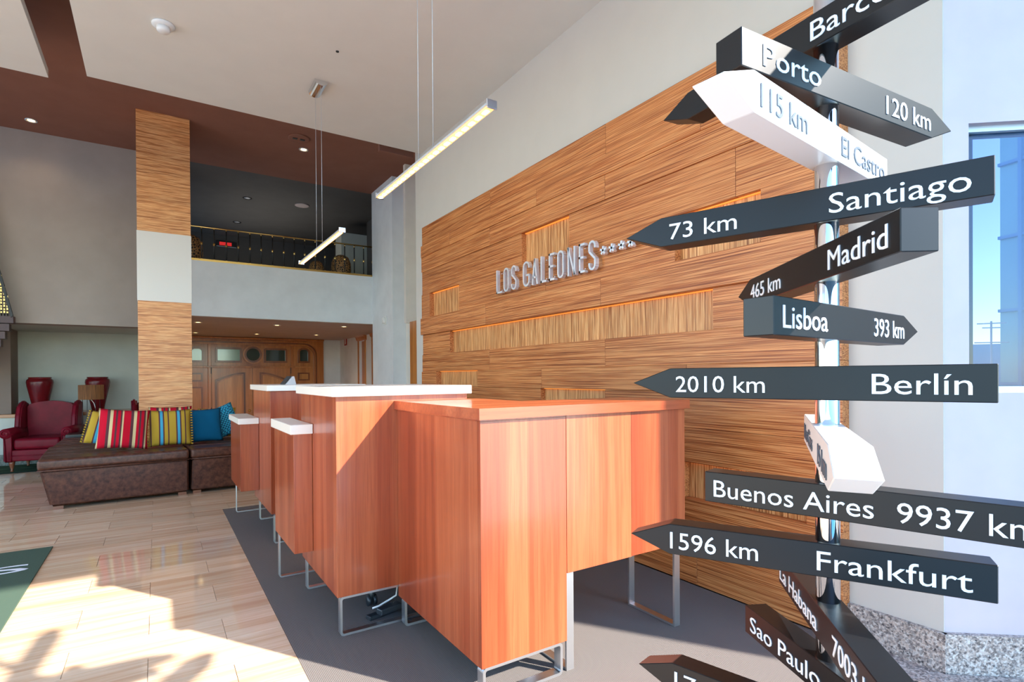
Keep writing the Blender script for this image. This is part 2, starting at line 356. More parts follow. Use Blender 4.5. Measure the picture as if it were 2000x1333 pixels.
# marble tiles, .57 x .25 in running bond
tile_me = {}
def tile(x0, x1, y0, y1):
    k = (round(x1 - x0, 3), round(y1 - y0, 3))
    if k not in tile_me:
        bm = bmesh.new(); add_box(bm, (-k[0] / 2 + .0008, -k[1] / 2 + .0008, 0), (k[0] / 2 - .0008, k[1] / 2 - .0008, .008), .0008)
        me = bpy.data.meshes.new('floor_tile'); bm.to_mesh(me); bm.free(); me.materials.append(M['marble']); tile_me[k] = me
    o = bpy.data.objects.new('floor_tile', tile_me[k]); COL.objects.link(o); o.parent = FL
    o.location = Vector(((x0 + x1) / 2, (y0 + y1) / 2, -.008)) - FL.location
bm_far = bmesh.new()
rowi = 0; y = -.3
rows = []
yy = 2.95
while yy > -.36: yy -= .25
while yy < 9.75:
    rows.append((yy, min(yy + .25, 9.76))); yy += .25
for y0, y1 in rows:
    k = round((y0 - 2.95) / .25); off = -.04 if k % 2 == 0 else .25
    x = off - .57 * 12
    while x < 4.5:
        a, b = x, x + .57; x += .57
        lim = .475 if y0 < 5.39 else 2.5
        a2, b2 = max(a, -5.9), min(b, lim)
        if b2 - a2 < .03 or y0 < -.36: continue
        vis = (y0 > 1.7 and a2 > -.17 * y0 - .75 and y0 < 8.6 and a2 < 1.2)
        if vis: tile(a2, b2, y0, y1)
        else: add_box(bm_far, (a2 + .001, y0 + .001, -.008), (b2 - .001, y1 - .001, 0))
far = fin(bm_far, 'floor_tile', M['marble'], FL); far['kind'] = 'stuff'; far.location = -Vector(FL.location)
# skirting tile rows beside walls, ceilings
sbox('ceiling', (-6, -.36, ZB), (4.6, 8.9, ZB + .3), M['brown'])
sbox('ceiling_mezzanine', (-6, 8.9, ZB), (4.6, 13.4, ZB + .3), M['charcoal'])
sbox('ceiling_plate_right', (-.462, -.36, ZC), (XW, 5.72, ZC + .09), M['ceil_white'])
sbox('ceiling_plate_left', (-6, -.36, ZC), (-.733, 5.92, ZC + .07), M['ceil_white'])
sbox('ceiling_beam', (2.12, 5.95, 3.70), (2.52, 6.0, ZB), M['brown'])
sbox('facade_head', (-6, -.5, ZC - .12), (4.2, -.36, ZB + .3), M['wall_cool'])
sbox('wall_right', (XW, .852, 0), (XW + .3, 5.89, ZB), M['wall_long'])
sbox('wall_right_return', (XW + .3, 5.6, 0), (3.3, 5.89, ZB), M['plaster'])
sbox('wall_right_far', (3.22, 5.89, 0), (3.5, 7.95, ZB), M['plaster'])
sbox('column_right', (3.011, 7.933, 0), (3.5, 8.86, ZB), M['wall_cool'])
sbox('wall_over_opening', (3.0, 7.38, 1.93), (3.22, 7.45, ZB), M['plaster'])
sbox('wall_mezzanine_left', (-6, 8.85, 1.845), (.1, 9.1, ZB), M['wall_greige'])
sbox('ceiling_low_left', (-6, 9.1, 1.845), (.1, 10.4, 1.95), M['wall_grey'])
sbox('wall_balcony_front', (.1, 8.85, 2.035), (3.5, 8.95, 2.815), M['wall_cool'])
sbox('ceiling_low_right', (.1, 8.95, 2.035), (4.7, 13.3, 2.12), M['taupe'])
sbox('floor_mezzanine', (.1, 8.95, 2.6), (4.7, 13.3, 2.8), M['charcoal'])
sbox('wall_mezzanine_back', (.1, 13.1, 2.8), (4.7, 13.3, ZB), M['charcoal'])
sbox('wall_mezzanine_pier', (3.0, 10.6, 2.8), (3.5, 11.0, ZB - .25), M['wall_grey'])
sbox('wall_mezzanine_side', (3.5, 8.95, 2.8), (4.7, 10.6, ZB), M['charcoal'])
# sloped light beam on the mezzanine ceiling
sbox('wall_left_low', (-6, 9.76, 0), (.3, 9.9, .645), M['wall_grey'])
sbox('baseboard_left_low', (-6, 9.745, 0), (.3, 9.76, .158), M['granite_dark'])
lw = box('ledge', (-6, 9.735, .645), (.3, 10.4, .69), M['ledge_wood'], None, .004); struct(lw); lw.name = 'trim_1'
sbox('wall_back_left', (-6, 10.36, .69), (.3, 10.5, 1.95), M['wall_grey'])
sbox('wall_corner_left', (-6, 9.9, .69), (-1.655, 10.36, 1.845), M['greige_dark'])
sbox('wall_pier_mid', (.1, 9.76, -.8), (.3, 13.3, 2.04), M['plaster'])
sbox('floor_lobby', (.3, 9.8, -.9), (4.7, 13.3, -.7), M['marble'])
sbox('wall_step_down', (.3, 9.7, -.9), (4.7, 9.8, -.008), M['granite_dark'])
sbox('wall_back', (.3, 13.13, -.7), (4.7, 13.3, 2.04), M['wall_cool'])
sbox('wall_back_upper', (-6, 13.3, 0), (4.8, 13.4, ZB + .3), M['charcoal'])
# lobby side wall with two door openings
side = thing('wall_lobby_side', '', ''); del side['label']; del side['category']; struct(side)
for y0, y1, z0 in ((11.66, 13.13, -.7), (10.75, 11.25, -.7), (8.95, 10.35, -.7), (11.25, 11.66, 1.95), (10.35, 10.75, 1.98)):
    box('wall_section', (3.66, y0, z0), (3.8, y1, 2.04), M['wall_cool'], side)
sbox('wall_left', (-6.1, 8.85, 0), (-6, 13.4, ZB), M['plaster'])
sbox('wall_left_sill', (-6.1, -.36, 0), (-6, 8.85, .4), M['plaster'])  # wall left open above this sill, opening added to let daylight in
for yy in (-.3, 2.7, 5.7): sbox('wall_left_post', (-6.1, yy, .4), (-6, yy + .12, ZB), M['plaster'])
sbox('wall_far_right', (4.6, 8.86, -.9), (4.8, 13.4, ZB + .3), M['plaster'])
sbox('wall_lobby_front', (3.5, 8.86, -.9), (4.6, 8.95, ZB), M['plaster'])
sbox('wall_front_right', (3.27, -.5, 0), (4.6, -.36, ZC - .12), M['plaster'])
# glass front behind the camera: posts, sill
FR = thing('facade_frame', '', ''); del FR['label']; del FR['category']; struct(FR)
for x in (-5.9, -3.9, -1.9): box('frame_post', (x, -.45, 0), (x + .07, -.38, ZC - .12), M['alu'], FR)
# window wall on the right, turned 39.8 degrees
WD = Vector((.768, -.640, 0)); WN = Vector((.640, .768, 0))
ang = math.atan2(WD.y, WD.x)
def wall_box(name, s0, s1, z0, z1, m, t=.16, off=0.):
    bm = bmesh.new(); add_box(bm, (s0, off, z0), (s1, off + t, z1))
    o = fin(bm, name, m, WW); return o
WW = bpy.data.objects.new('wall_window', None); COL.objects.link(WW); WW.location = (2.527, .852, 0); WW.rotation_euler = (0, 0, ang); struct(WW)
for s0, s1, z0, z1 in ((0, .088, 0, ZB), (.088, 1.25, 0, 1.075), (.088, 1.25, 2.10, ZB), (1.25, 2.0, 0, ZB)):
    wall_box('wall_section', s0, s1, z0, z1, M['window_plaster'])
wn = bpy.data.objects.new('window_1', None); COL.objects.link(wn); wn.location = WW.location; wn.rotation_euler = WW.rotation_euler; struct(wn)
def wframe(name, s0, s1, z0, z1, m, y0, y1):
    bm = bmesh.new(); add_box(bm, (s0, y0, z0), (s1, y1, z1)); return fin(bm, name, m, wn)
wframe('head_rail', .088, 1.25, 2.078, 2.1, M['alu'], .03, .07); wframe('bottom_rail', .088, 1.25, 1.075, 1.1, M['alu'], .0, .07)
wframe('side_rail', 1.2, 1.25, 1.1, 2.078, M['alu'], .03, .07)
wframe('window_pane', .088, 1.2, 1.1, 2.078, M['tinted_glass'], .05, .056)
# granite skirting along both right walls
sbox('baseboard_right', (XW - .022, .84, 0), (XW, 1.19, .157), M['granite'])
bm = bmesh.new(); add_box(bm, (-.012, -.022, 0), (2.0, 0, .157)); bb = fin(bm, 'baseboard_window', M['granite'], None, False, WW.location, WW.rotation_euler); struct(bb)
# terrazzo border on the floor at the window wall
bm = bmesh.new(); add_prism(bm, [(XW - .16, 1.19), (XW - .022, 1.19), (XW - .022, .84), (3.9, -.30), (3.6, -.36), (XW - .16, .74)], 'z', 0.003, .008); bt = fin(bm, 'trim_2', M['granite']); struct(bt)

# ================================================================ OUTSIDE
sea = sbox('ground_outside', (-150, -200, -9.2), (200, 200, -9), M['sea'])
hp = [(0, 0)]
for k in range(25): hp.append((k * 8, 13.5 + 3.5 * math.sin(k * .34 + 3.6) + 1.2 * math.sin(k * .9)))
hp.append((192, 0))
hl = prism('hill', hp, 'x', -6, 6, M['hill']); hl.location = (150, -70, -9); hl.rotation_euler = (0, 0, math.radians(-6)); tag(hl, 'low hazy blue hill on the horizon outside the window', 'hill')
tw = thing('glass_building', 'blue glass building standing outside right of the window', 'building', (14.2, 2.31, -9), math.radians(-15))
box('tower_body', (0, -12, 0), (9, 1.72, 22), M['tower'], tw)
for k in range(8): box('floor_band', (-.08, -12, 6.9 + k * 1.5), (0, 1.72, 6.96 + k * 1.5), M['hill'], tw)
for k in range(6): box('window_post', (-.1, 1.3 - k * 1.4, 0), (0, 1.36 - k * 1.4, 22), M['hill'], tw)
an = thing('roof_antenna', 'thin television aerial on a mast seen through the window', 'antenna', (12.8, 3.6, -1.25))
tube('mast', [(0, 0, 0), (0, 0, 3.35)], .016, M['alu'], an, 6)
for z, l in ((3.3, .22), (3.22, .14), (2.95, .26)): tube('crossbar', [(-.05, -l, z), (.05, l, z + .02)], .012, M['alu'], an, 6)
rb = box('antenna_roof', (12.2, 3.0, -9), (13.4, 4.2, -1.25), M['hill']); tag(rb, 'flat roofed block below the aerial outside the window', 'building')

# ================================================================ ZEBRANO WALL CLADDING
CL = thing('wood_wall_cladding', 'zebrano wood panelled feature wall with lit recesses behind the reception counters', 'wall panelling', (2.46, 3.4, 0))
Y0, Y1 = 1.19, 5.585
def panel(y0, y1, z0, z1, x, m='zebra_y', xb=XW):
    return box('panel', (x - 2.46, y0 - 3.4 + .0012, z0), (xb - 2.46, y1 - 3.4 - .0012, z1 - .0012), M[m], CL, .0012)
def recess(y0, y1, z0, z1):
    box('recess_panel', (.045, y0 - 3.4, z0), (.06, y1 - 3.4, z1), M['zebra_z'], CL)
    box('light_strip', (.028, y0 - 3.4 + .01, z1 - .006), (.042, y1 - 3.4 - .01, z1 - .001), M['led_strip'], CL)
def row(z0, z1, x, joints, rec=None):
    cuts = [Y0] + sorted(joints) + [Y1]
    for a, b in zip(cuts, cuts[1:]):
        if rec and a >= rec[0] - .001 and b <= rec[1] + .001: continue
        panel(a, b, z0, z1, x)
row(2.585, 2.792, 2.462, [2.65, 4.12])
row(2.458, 2.585, 2.446, [3.405, 4.885, 1.9])
row(2.297, 2.458, 2.452, [2.65, 4.115])
row(2.05, 2.297, 2.46, [1.7, 3.03, 3.628], (3.03, 3.628)); recess(3.03, 3.628, 2.05, 2.297)
row(1.79, 2.05, 2.452, [1.56, 2.08, 3.3, 4.70, 5.38], None)
row_objs = [o for o in CL.children if abs(o.location.z - 1.79) < .001]
for o in row_objs:
    yc = o.location.y + 3.4
    if abs(yc - 1.82) < .02 or abs(yc - 5.04) < .02: bpy.data.objects.remove(o)
recess(1.56, 2.08, 1.79, 2.05); recess(4.70, 5.38, 1.79, 2.05)
row(1.61, 1.79, 2.436, [2.68, 4.17])
row(1.392, 1.61, 2.464, [1.842, 4.925], (1.842, 4.925)); recess(1.842, 4.925, 1.392, 1.61)
row(1.21, 1.392, 2.456, [2.66, 4.14])
row(1.06, 1.21, 2.446, [2.0, 3.354, 4.34, 5.215], (4.34, 5.215)); recess(4.34, 5.215, 1.06, 1.21)
row(.86, 1.06, 2.462, [2.67, 3.385], (2.67, 3.385)); recess(2.67, 3.385, .86, 1.06)
row(.67, .86, 2.456, [3.1, 4.5])
row(.47, .67, 2.464, [1.35, 2.03], (1.35, 2.03)); recess(1.35, 2.03, .47, .67)
row(.24, .47, 2.452, [2.7, 4.1])
row(0.004, .24, 2.462, [1.95, 3.4, 4.8])

# hotel lettering: condensed upright letters built from strokes
LT = thing('wall_lettering', 'mirror steel raised letters LOS GALEONES and stars on the zebrano wall', 'sign', (2.425, 3.3, 1.842))
def glyph(ch, w_, h_, t, d):
    bm = bmesh.new()
    def seg(p, q, tt=t):
        p, q = Vector((0, p[0], p[1])), Vector((0, q[0], q[1])); dd = (q - p); l = dd.length; dd.normalize(); n = Vector((0, -dd.z, dd.y)) * tt / 2
        vs = [p - n - dd * tt * .0, p + n, q + n, q - n]
        A = [bm.verts.new(v + Vector((-d, 0, 0))) for v in vs]; B = [bm.verts.new(v) for v in vs]
        bm.faces.new(A); bm.faces.new(B[::-1])
        for i in range(4): j = (i + 1) % 4; bm.faces.new((A[i], A[j], B[j], B[i]))
    def path(P):
        for a, b in zip(P, P[1:]): seg(a, b)
    e = t / 2; W, H = w_ - e, h_ - e; r = w_ * .32
    def arc(cx, cy, rx, ry, a0, a1, n=6): return [(cx + rx * math.cos(math.radians(a0 + (a1 - a0) * k / n)), cy + ry * math.sin(math.radians(a0 + (a1 - a0) * k / n))) for k in range(n + 1)]
    m_ = w_ / 2; rx = m_ - e
    if ch == 'L': path([(e, h_), (e, 0)]); path([(0, e), (w_, e)])
    if ch == 'E': path([(e, h_), (e, 0)]); path([(0, e), (w_, e)]); path([(0, H), (w_, H)]); path([(0, h_ * .52), (w_ * .8, h_ * .52)])
    if ch == 'O': path(arc(m_, H - rx, rx, rx, 0, 180) + arc(m_, e + rx, rx, rx, 180, 360) + [(m_ + rx, H - rx)])
    if ch == 'G': path([(W, h_ * .72)] + arc(m_, H - rx, rx, rx, 0, 180) + arc(m_, e + rx, rx, rx, 180, 360) + [(W, h_ * .45), (m_, h_ * .45)])
    if ch == 'S': path([(W, h_ * .74)] + arc(m_, H - rx, rx, rx, 0, 180) + [(e, h_ * .64), (W, h_ * .38)] + [(W, e + rx)] + arc(m_, e + rx, rx, rx, 0, -180) + [(e, h_ * .26)])
    if ch == 'N': path([(e, 0), (e, h_)]); path([(W, 0), (W, h_)]); path([(e, h_), (W, 0)])
    if ch == 'A': path([(e, 0), (m_, h_)]); path([(m_, h_), (W, 0)]); path([(w_ * .2, h_ * .28), (w_ * .8, h_ * .28)])
    if ch == '*':
        for k in range(5):
            a = math.radians(90 + 72 * k); seg((m_, h_ / 2), (m_ + w_ * .55 * math.cos(a), h_ / 2 + w_ * .55 * math.sin(a)), t * 1.2)
    for v in bm.verts: v.co.y = -v.co.y      # reads from +y towards -y
    return bm
LY = [('L', 3.915, 3.830), ('O', 3.803, 3.725), ('S', 3.687, 3.613), ('G', 3.520, 3.430), ('A', 3.400, 3.323), ('L', 3.285, 3.218), ('E', 3.184, 3.118), ('O', 3.084, 3.012), ('N', 2.969, 2.887), ('E', 2.847, 2.787), ('S', 2.750, 2.679)]
for ch, a, b in LY:
    fin(glyph(ch, a - b, .196, .015, .03), 'letter', M['letters'], LT, False, (0, a - 3.3, 0))
for yc in (2.612, 2.532, 2.448, 2.369):
    fin(glyph('*', .05, .055, .011, .028), 'star', M['letters'], LT, False, (0, yc + .025 - 3.3, .083))
bm = bmesh.new()
for ch, a, b in LY: 
    for zz in (.03, .166): add_box(bm, (0, (a + b) / 2 - 3.3 - .003, zz - .003), (.03, (a + b) / 2 - 3.3 + .003, zz + .003))
fin(bm, 'standoff_pins', M['steel'], LT)['kind'] = 'stuff'

# ================================================================ RECEPTION COUNTERS
def flat_frame_x(parent, x0, x1, y, z0, z1, t=.011, d=.04):
    """rounded rectangular loop of flat steel in an xz plane, facing -y"""
    def rr(a, b, c, e, r, n=4):
        P = []
        for cx, cz, s in ((b - r, e - r, 0), (a + r, e - r, 90), (a + r, c + r, 180), (b - r, c + r, 270)):
            for k in range(n + 1): an = math.radians(s + 90 * k / n); P.append((cx + r * math.cos(an), cz + r * math.sin(an)))
        return P
    return ring_prism('leg_frame', rr(x0, x1, z0, z1, .016), rr(x0 + t, x1 - t, z0 + t, z1 - t, .008), 'y', y, y + d, M['steel'], parent)
def flat_frame_y(parent, y0, y1, x, z0, z1, t=.01, d=.036):
    o = [(y0, z0), (y1, z0), (y1, z1), (y0, z1)]; i = [(y0 + t, z0 + t), (y1 - t, z0 + t), (y1 - t, z1 - t), (y0 + t, z1 - t)]
    return ring_prism('leg_frame', o, i, 'x', x, x + d, M['steel'], parent)
def counter(nm, label, x0, x1, y0, y1, zb, zt, slab, group, slab_over=(.025, .03), frames=(), slab_m='cream_top', slab_x1=None, ft=.010):
    t = thing(nm, label, 'counter', (x0, y0, 0), 0, group)
    p = .02
    box('side_panel', (0, .0205, zb), (p, y1 - y0 - .0205, zt), M['cherry_z'], t)
    box('front_panel', (0, 0, zb), (x1 - x0, p, zt), M['cherry_z'], t, .0008)
    box('back_panel', (0, y1 - y0 - p, zb), (x1 - x0, y1 - y0, zt), M['cherry_z'], t)
    box('bottom_panel', (.0205, .0205, zb), (x1 - x0 - .0205, y1 - y0 - .0205, zb + .02), M['cherry_z'], t)
    sx = (slab_x1 if slab_x1 else x1 + .012) - x0
    box('worktop', (-slab_over[0], -slab_over[1], zt), (sx, y1 - y0 + .01, slab), M[slab_m], t, .002)
    for f in frames: flat_frame_x(t, f[0] - x0, f[1] - x0, f[2] - y0, 0, zb, ft, .03)
    return t
counter('reception_counter', 'nearer tall cherry reception counter with cream top beside the wooden desk', .66, 1.314, 2.44, 3.13, .175, 1.066, 1.108, 'tall reception counters',
        frames=((.672, 1.30, 2.442), (.672, 1.30, 3.09)))
counter('reception_counter', 'farther tall cherry reception counter holding the small card terminal', .66, 1.314, 4.10, 4.87, .2, 1.06, 1.10, 'tall reception counters',
        frames=((.672, 1.30, 4.075), (.69, 1.30, 4.83)))
counter('side_counter', 'low narrow cherry side counter attached left of the nearer reception counter', .569, .6585, 2.88, 3.40, .268, .868, .916, 'low side counters', (.018, .02),
        frames=((.58, 1.0, 3.36),), slab_x1=.6585, ft=.008)
counter('side_counter', 'low narrow cherry side counter attached left of the farther reception counter', .53, .6585, 4.62, 5.25, .284, .798, .843, 'low side counters', (.014, .02),
        frames=((.56, 1.0, 5.21),), slab_x1=.6585, ft=.008)
D = thing('reception_desk', 'sunlit cherry wood reception desk with wooden top and steel frame legs', 'desk', (.942, 1.655, 0))
dx = lambda x: x - .942
dy = lambda y: y - 1.655
box('side_panel', (0, .0205, .125), (.02, .783, .993), M['cherry_z'], D)
box('front_panel', (0, 0, .125), (dx(1.3225), .02, .993), M['cherry_z'], D, .0008)
box('front_panel', (dx(1.3245), 0, .386), (dx(1.672), .02, 1.0), M['cherry_z'], D, .0008)
box('front_panel', (dx(1.673), 0, .388), (dx(2.01), .02, 1.0), M['cherry_z'], D, .0008)
box('inner_panel', (dx(1.3045), .0205, .125), (dx(1.3225), .783, .993), M['cherry_z'], D)
box('end_panel', (dx(1.992), .0205, .388), (dx(2.01), .33, 1.0), M['cherry_z'], D)
box('back_panel', (dx(1.3245), .312, .388), (dx(1.9915), .33, 1.0), M['cherry_z'], D)
box('bottom_panel', (dx(1.3245), .0205, .386), (dx(1.9915), .311, .404), M['cherry_z'], D)
bm = bmesh.new(); add_prism(bm, [(-.014, -.02), (dx(2.022), -.02), (dx(2.022), .36), (dx(1.36), .36), (dx(1.36), .783), (-.014, .783)], 'z', 1.0, 1.04); fin(bm, 'worktop', M['cherry_x'], D)
box('top_rail', (0, 0.0, .9932), (dx(1.3225), .78, .9998), M['cherry_z'], D)
flat_frame_x(D, .006, dx(1.302), 0.002, 0, .125, .011, .04)
flat_frame_x(D, .006, dx(1.302), .72, 0, .125, .011, .04)
flat_frame_y(D, .012, .32, dx(1.329), 0, .386)
flat_frame_y(D, .03, .325, dx(1.972), 0, .386)
# things at the counter
ct = thing('card_terminal', 'small silver card terminal on the farther cream counter top', 'card terminal', (.83, 4.4, 1.1), math.radians(15))
prism('terminal_body', [(-.04, 0), (.045, 0), (.03, .062), (.015, .062)], 'y', -.05, .03, M['alu'], ct)
prism('keypad', [(-.046, .004), (-.041, .004), (.012, .064), (.007, .064)], 'y', -.045, .025, M['plastic_black'], ct)
ad = thing('power_adapter', 'black power adapter lying on the carpet under the nearer counter', 'power adapter', (.93, 2.53, .001), math.radians(14))
box('adapter_body', (-.06, -.022, .02), (.06, .022, .05), M['plastic_black'], ad, .006, 2)
box('adapter_base', (-.1, .01, 0), (.06, .05, .02), M['plastic_black'], ad, .004)
c1_ = tube('white_cable', [(.99, 2.62, .17), (1.0, 2.6, .12), (.985, 2.58, .07), (.95, 2.60, .045), (.91, 2.62, .02), (.88, 2.63, .012)], .005, M['white_plastic']); c1_.name = 'cable'; tag(c1_, 'white cable looping down beneath the nearer counter', 'cable')
c2_ = tube('cable', [(1.02, 2.55, .04), (1.0, 2.50, .05), (.985, 2.46, .035), (.98, 2.43, .012), (.99, 2.40, .009)], .004, M['plastic_black']); tag(c2_, 'black cable crossing the steel foot rail of the nearer counter', 'cable')
tr = thing('castor_trolley', 'low black castor trolley pushed under the nearer counter', 'trolley', (1.03, 2.80, .0055))
box('platform', (-.17, -.14, .085), (.2, .17, .11), M['plastic_black'], tr, .004)
for cx_, cy_ in ((-.135, -.115), (.165, -.115), (-.135, .14), (.165, .14)):
    bm = bmesh.new()
    for q in (-1, 1): add_tube(bm, [(cx_ + q * .006, cy_, .026), (cx_ + q * .022, cy_, .026)], .026, 16)
    add_box(bm, (cx_ - .01, cy_ - .015, .026), (cx_ + .01, cy_ + .015, .085)); fin(bm, 'castor', M['plastic_black'], tr, True)

# carpet under the counters
cp = box('carpet', (.475, -.34, -.006), (XW - .06, 5.395, -.0005), M['carpet']); tag(cp, 'grey woven carpet strip under the counters along the wood wall', 'carpet')

# ================================================================ SIGNPOST
KS = .70
PX, PY = 1.543 * KS, .786 * KS
ZS = lambda z: 1.15 + KS * (z - 1.15)
SP = thing('direction_signpost', 'chrome signpost with stacked arrow signs naming cities and kilometres', 'signpost', (PX, PY, 0))
lathe('pole', [(.0302 * KS, .006), (.0302 * KS, 2.35)], M['chrome'], SP, None, 40)
lathe('pole_base', [(.15, .001), (.15, .010), (.04, .016), (.036, .05), (.024, .055)], M['steel'], SP, None, 40)
HS, TS, CT = .092 * KS, .076 * KS, .122 * KS
def arrow(label, th, z, a, b, dark, texts, side):
    z = ZS(z); a *= KS; b *= KS; texts = [(t, s0 * KS, s1 * KS, hh) for t, s0, s1, hh in texts]
    bm = bmesh.new()
    pts = [(-a, -HS / 2), (b, -HS / 2), (b + CT, 0), (b, HS / 2), (-a, HS / 2)]
    add_prism(bm, pts, 'y', -TS / 2, TS / 2)
    bmesh.ops.bevel(bm, geom=list(bm.edges), offset=.0014, segments=1, affect='EDGES')
    o = fin(bm, 'arrow_sign', M['dark_sign' if dark else 'white_sign'], SP, False, (0, 0, z), (0, 0, math.radians(th)))
    o['label'] = label
    for body, s0, s1, hh in texts:
        # side +1: seen face is +y (reading from +s to -s); side -1: seen face is -y
        zb = -HS / 2 + .2 * HS
        for lo in text_obj(body, abs(s1 - s0), hh * HS, M['text_white' if dark else 'text_grey'], o):
            if side > 0: lo.location = (max(s0, s1), TS / 2 + .0004, zb); lo.rotation_euler = (0, 0, PI)
            else: lo.location = (min(s0, s1), -TS / 2 - .0004, zb)
    return o
arrow('dark arrow sign reading Barcelona, topmost', 83.9, 2.087, .36, .474, True, [('Barcelona', .018, -.335, .6)], 1)
arrow('dark arrow sign reading Porto 120 km', 355.1, 1.923, .385, .474, True, [('Porto', -.31, -.086, .6), ('120 km', .219, .461, .6)], -1)
arrow('white arrow sign reading El Castro 115 km', 185.4, 1.765, .345, .459, False, [('115 km', .435, .207, .6), ('El Castro', .001, -.315, .6)], 1)
arrow('dark arrow sign reading Santiago 73 km', 109.3, 1.607, .345, .458, True, [('73 km', .429, .225, .56), ('Santiago', -.011, -.303, .6)], 1)
arrow('dark arrow sign reading Madrid 465 km', 53.1, 1.447, .377, .471, True, [('465 km', .455, .204, .56), ('Madrid', -.087, -.337, .6)], 1)
arrow('dark arrow sign reading Lisboa 393 km', 3.4, 1.288, .352, .444, True, [('Lisboa', -.313, -.087, .62), ('393 km', .207, .435, .6)], -1)
arrow('dark arrow sign reading Berlin 2010 km', 112.7, 1.126, .350, .423, True, [('2010 km', .405, .151, .56), ('Berl\u00edn', -.103, -.303, .6)], 1)
arrow('white arrow sign reading 15 km, pointing out at the viewer', 211.4, .967, .402, .495, False, [('Islas C\u00edes', -.355, .04, .55), ('15 km', .25, .483, .55)], -1)
arrow('dark arrow sign reading Buenos Aires 9937 km', 285.1, .806, .329, .50, True, [('Buenos Aires', -.30, .113, .58), ('9937 km', .162, .42, .58)], -1)
arrow('dark arrow sign reading Frankfurt 1596 km', 117.1, .647, .351, .422, True, [('1596 km', .419, .172, .58), ('Frankfurt', .026, -.303, .6)], 1)
arrow('dark arrow sign reading La Habana 7003 km', 223.7, .482, .382, .49, True, [('La Habana', -.361, .039, .58), ('7003 km', .164, .45, .58)], -1)
arrow('dark arrow sign reading Sao Paulo', 243.6, .323, .358, .49, True, [('Sao Paulo', -.323, .02, .58)], -1)
arrow('dark arrow sign with a distance starting 17, lowest', 104.0, .166, .36, .445, True, [('17', .434, .361, .58)], 1)

# ================================================================ LINEAR PENDANTS
def pendant(label, y0, y1, z, yc0, yc1, sag=0):
    t = thing('linear_pendant_light', label, 'pendant light', (1.19, y0, z), 0, 'slim LED bar pendants')
    L = y1 - y0; n = 12
    half = [(.024 * math.cos(PI * k / n), .024 * math.sin(PI * k / n)) for k in range(n + 1)]
    bm = bmesh.new(); add_prism(bm, [(x, zz) for x, zz in half], 'y', 0, L); fin(bm, 'housing', M['alu'], t)
    box('diffuser', (-.019, .01, -.005), (.019, L - .01, -.0005), M['led_dim'], t)
    bm = bmesh.new(); k = 0
    while .03 + k * .062 < L - .03:
        add_box(bm, (-.009, .03 + k * .062, -.0085), (.009, .065 + k * .062, -.0055)); k += 1
    fin(bm, 'led_modules', M['led'], t)['kind'] = 'stuff'
    for yy in (-.008, L): box('end_cap', (-.026, yy, -.012), (.026, yy + .008, .027), M['chrome'], t, .003)
    for yy in (yc0, yc1): tube('suspension_cable', [(0, yy - y0, .022), (.001, yy - y0 + .002, .7), (0, yy - y0, ZC - z - .03)], .0018, M['alu'], t, 6)
    bm = bmesh.new(); add_prism(bm, [(.055 * math.cos(PI + PI * k / n), .045 * math.sin(PI + PI * k / n)) for k in range(n + 1)], 'y', 0, .24)
    fin(bm, 'ceiling_canopy', M['chrome'], t, False, (0, (yc0 + yc1) / 2 - y0 - .12, ZC - z))
    return t
pendant('nearer LED bar pendant hanging above the tall counters by the wood wall', 1.975, 3.343, 2.287, 2.55, 2.735)
pendant('farther LED bar pendant hanging in front of the balcony', 4.184, 5.566, 2.264, 4.77, 4.965)

# ================================================================ PILLAR
PL = thing('clad_pillar', 'square pillar clad in zebrano wood with a white band', 'pillar', (.09, 7.73, 0))
for z0, z1, m, e in ((.0, 2.04, 'zebra_x', 0), (2.04, 2.832, 'panel_white', .004), (2.832, ZB, 'zebra_x', 0)):
    box('cladding_panel', (-.262 - e, -.262 - e, z0), (.262 + e, .262 + e, z1), M[m], PL, .001)

# ================================================================ OTTOMANS
def ottoman(label, loc, rz, L, Wd, h=.455, splay=(.08, 0)):
    t = thing('ottoman_bench', label, 'ottoman', loc, rz, 'brown leather ottoman benches round the pillar')
    bm = bmesh.new(); lo, hi = .03, h - .10
    pts = [(0 + splay[0] * 1.0, 0.03), (L - splay[1], .03), (L - splay[1], Wd), (splay[0], Wd)]
    top = [(.0 + .012, 0), (L, 0), (L, Wd), (.012, Wd)]
    A = [bm.verts.new((x, y, lo)) for x, y in pts]; B = [bm.verts.new((x, y, hi)) for x, y in top]
    bm.faces.new(A[::-1]); bm.faces.new(B)
    for i in range(4): j = (i + 1) % 4; bm.faces.new((A[i], A[j], B[j], B[i]))
    bmesh.ops.bevel(bm, geom=list(bm.edges), offset=.018, segments=3, affect='EDGES')
    fin(bm, 'base', M['brown_leather'], t, True)
    bm = bmesh.new(); add_box(bm, (-.004, -.01, h - .098), (L + .004, Wd + .004, h), .028, 4); fin(bm, 'seat_cushion', M['brown_leather'], t, True)
    bm = bmesh.new(); add_tube(bm, [(0, -.006, h - .1), (L, -.006, h - .1), (L, Wd, h - .1), (0, Wd, h - .1)], .006, 6, True); fin(bm, 'piping', M['brown_leather'], t, True)
    bm = bmesh.new()
    for k in range(1, 4): add_tube(bm, [(L * .02, Wd * k / 4, h + .001), (L * .98, Wd * k / 4, h + .001)], .003, 4)
    fin(bm, 'seams', M['brown_leather'], t, True)
    for x in (splay[0] + .02, L - splay[1] - .09):
        for y in (.045, Wd - .1): box('foot', (x, y, 0), (x + .07, y + .05, .03), M['wood_leg'], t)
    return t
ottoman('long brown leather ottoman with splayed left end, holding the striped cushions', (-.872, 6.19, 0), math.radians(3.6), 1.135, 1.17)
ottoman('brown leather ottoman right of the long one, holding the teal cushions', (.278, 6.27, 0), math.radians(3.6), 1.1, 1.14, splay=(0, .08))
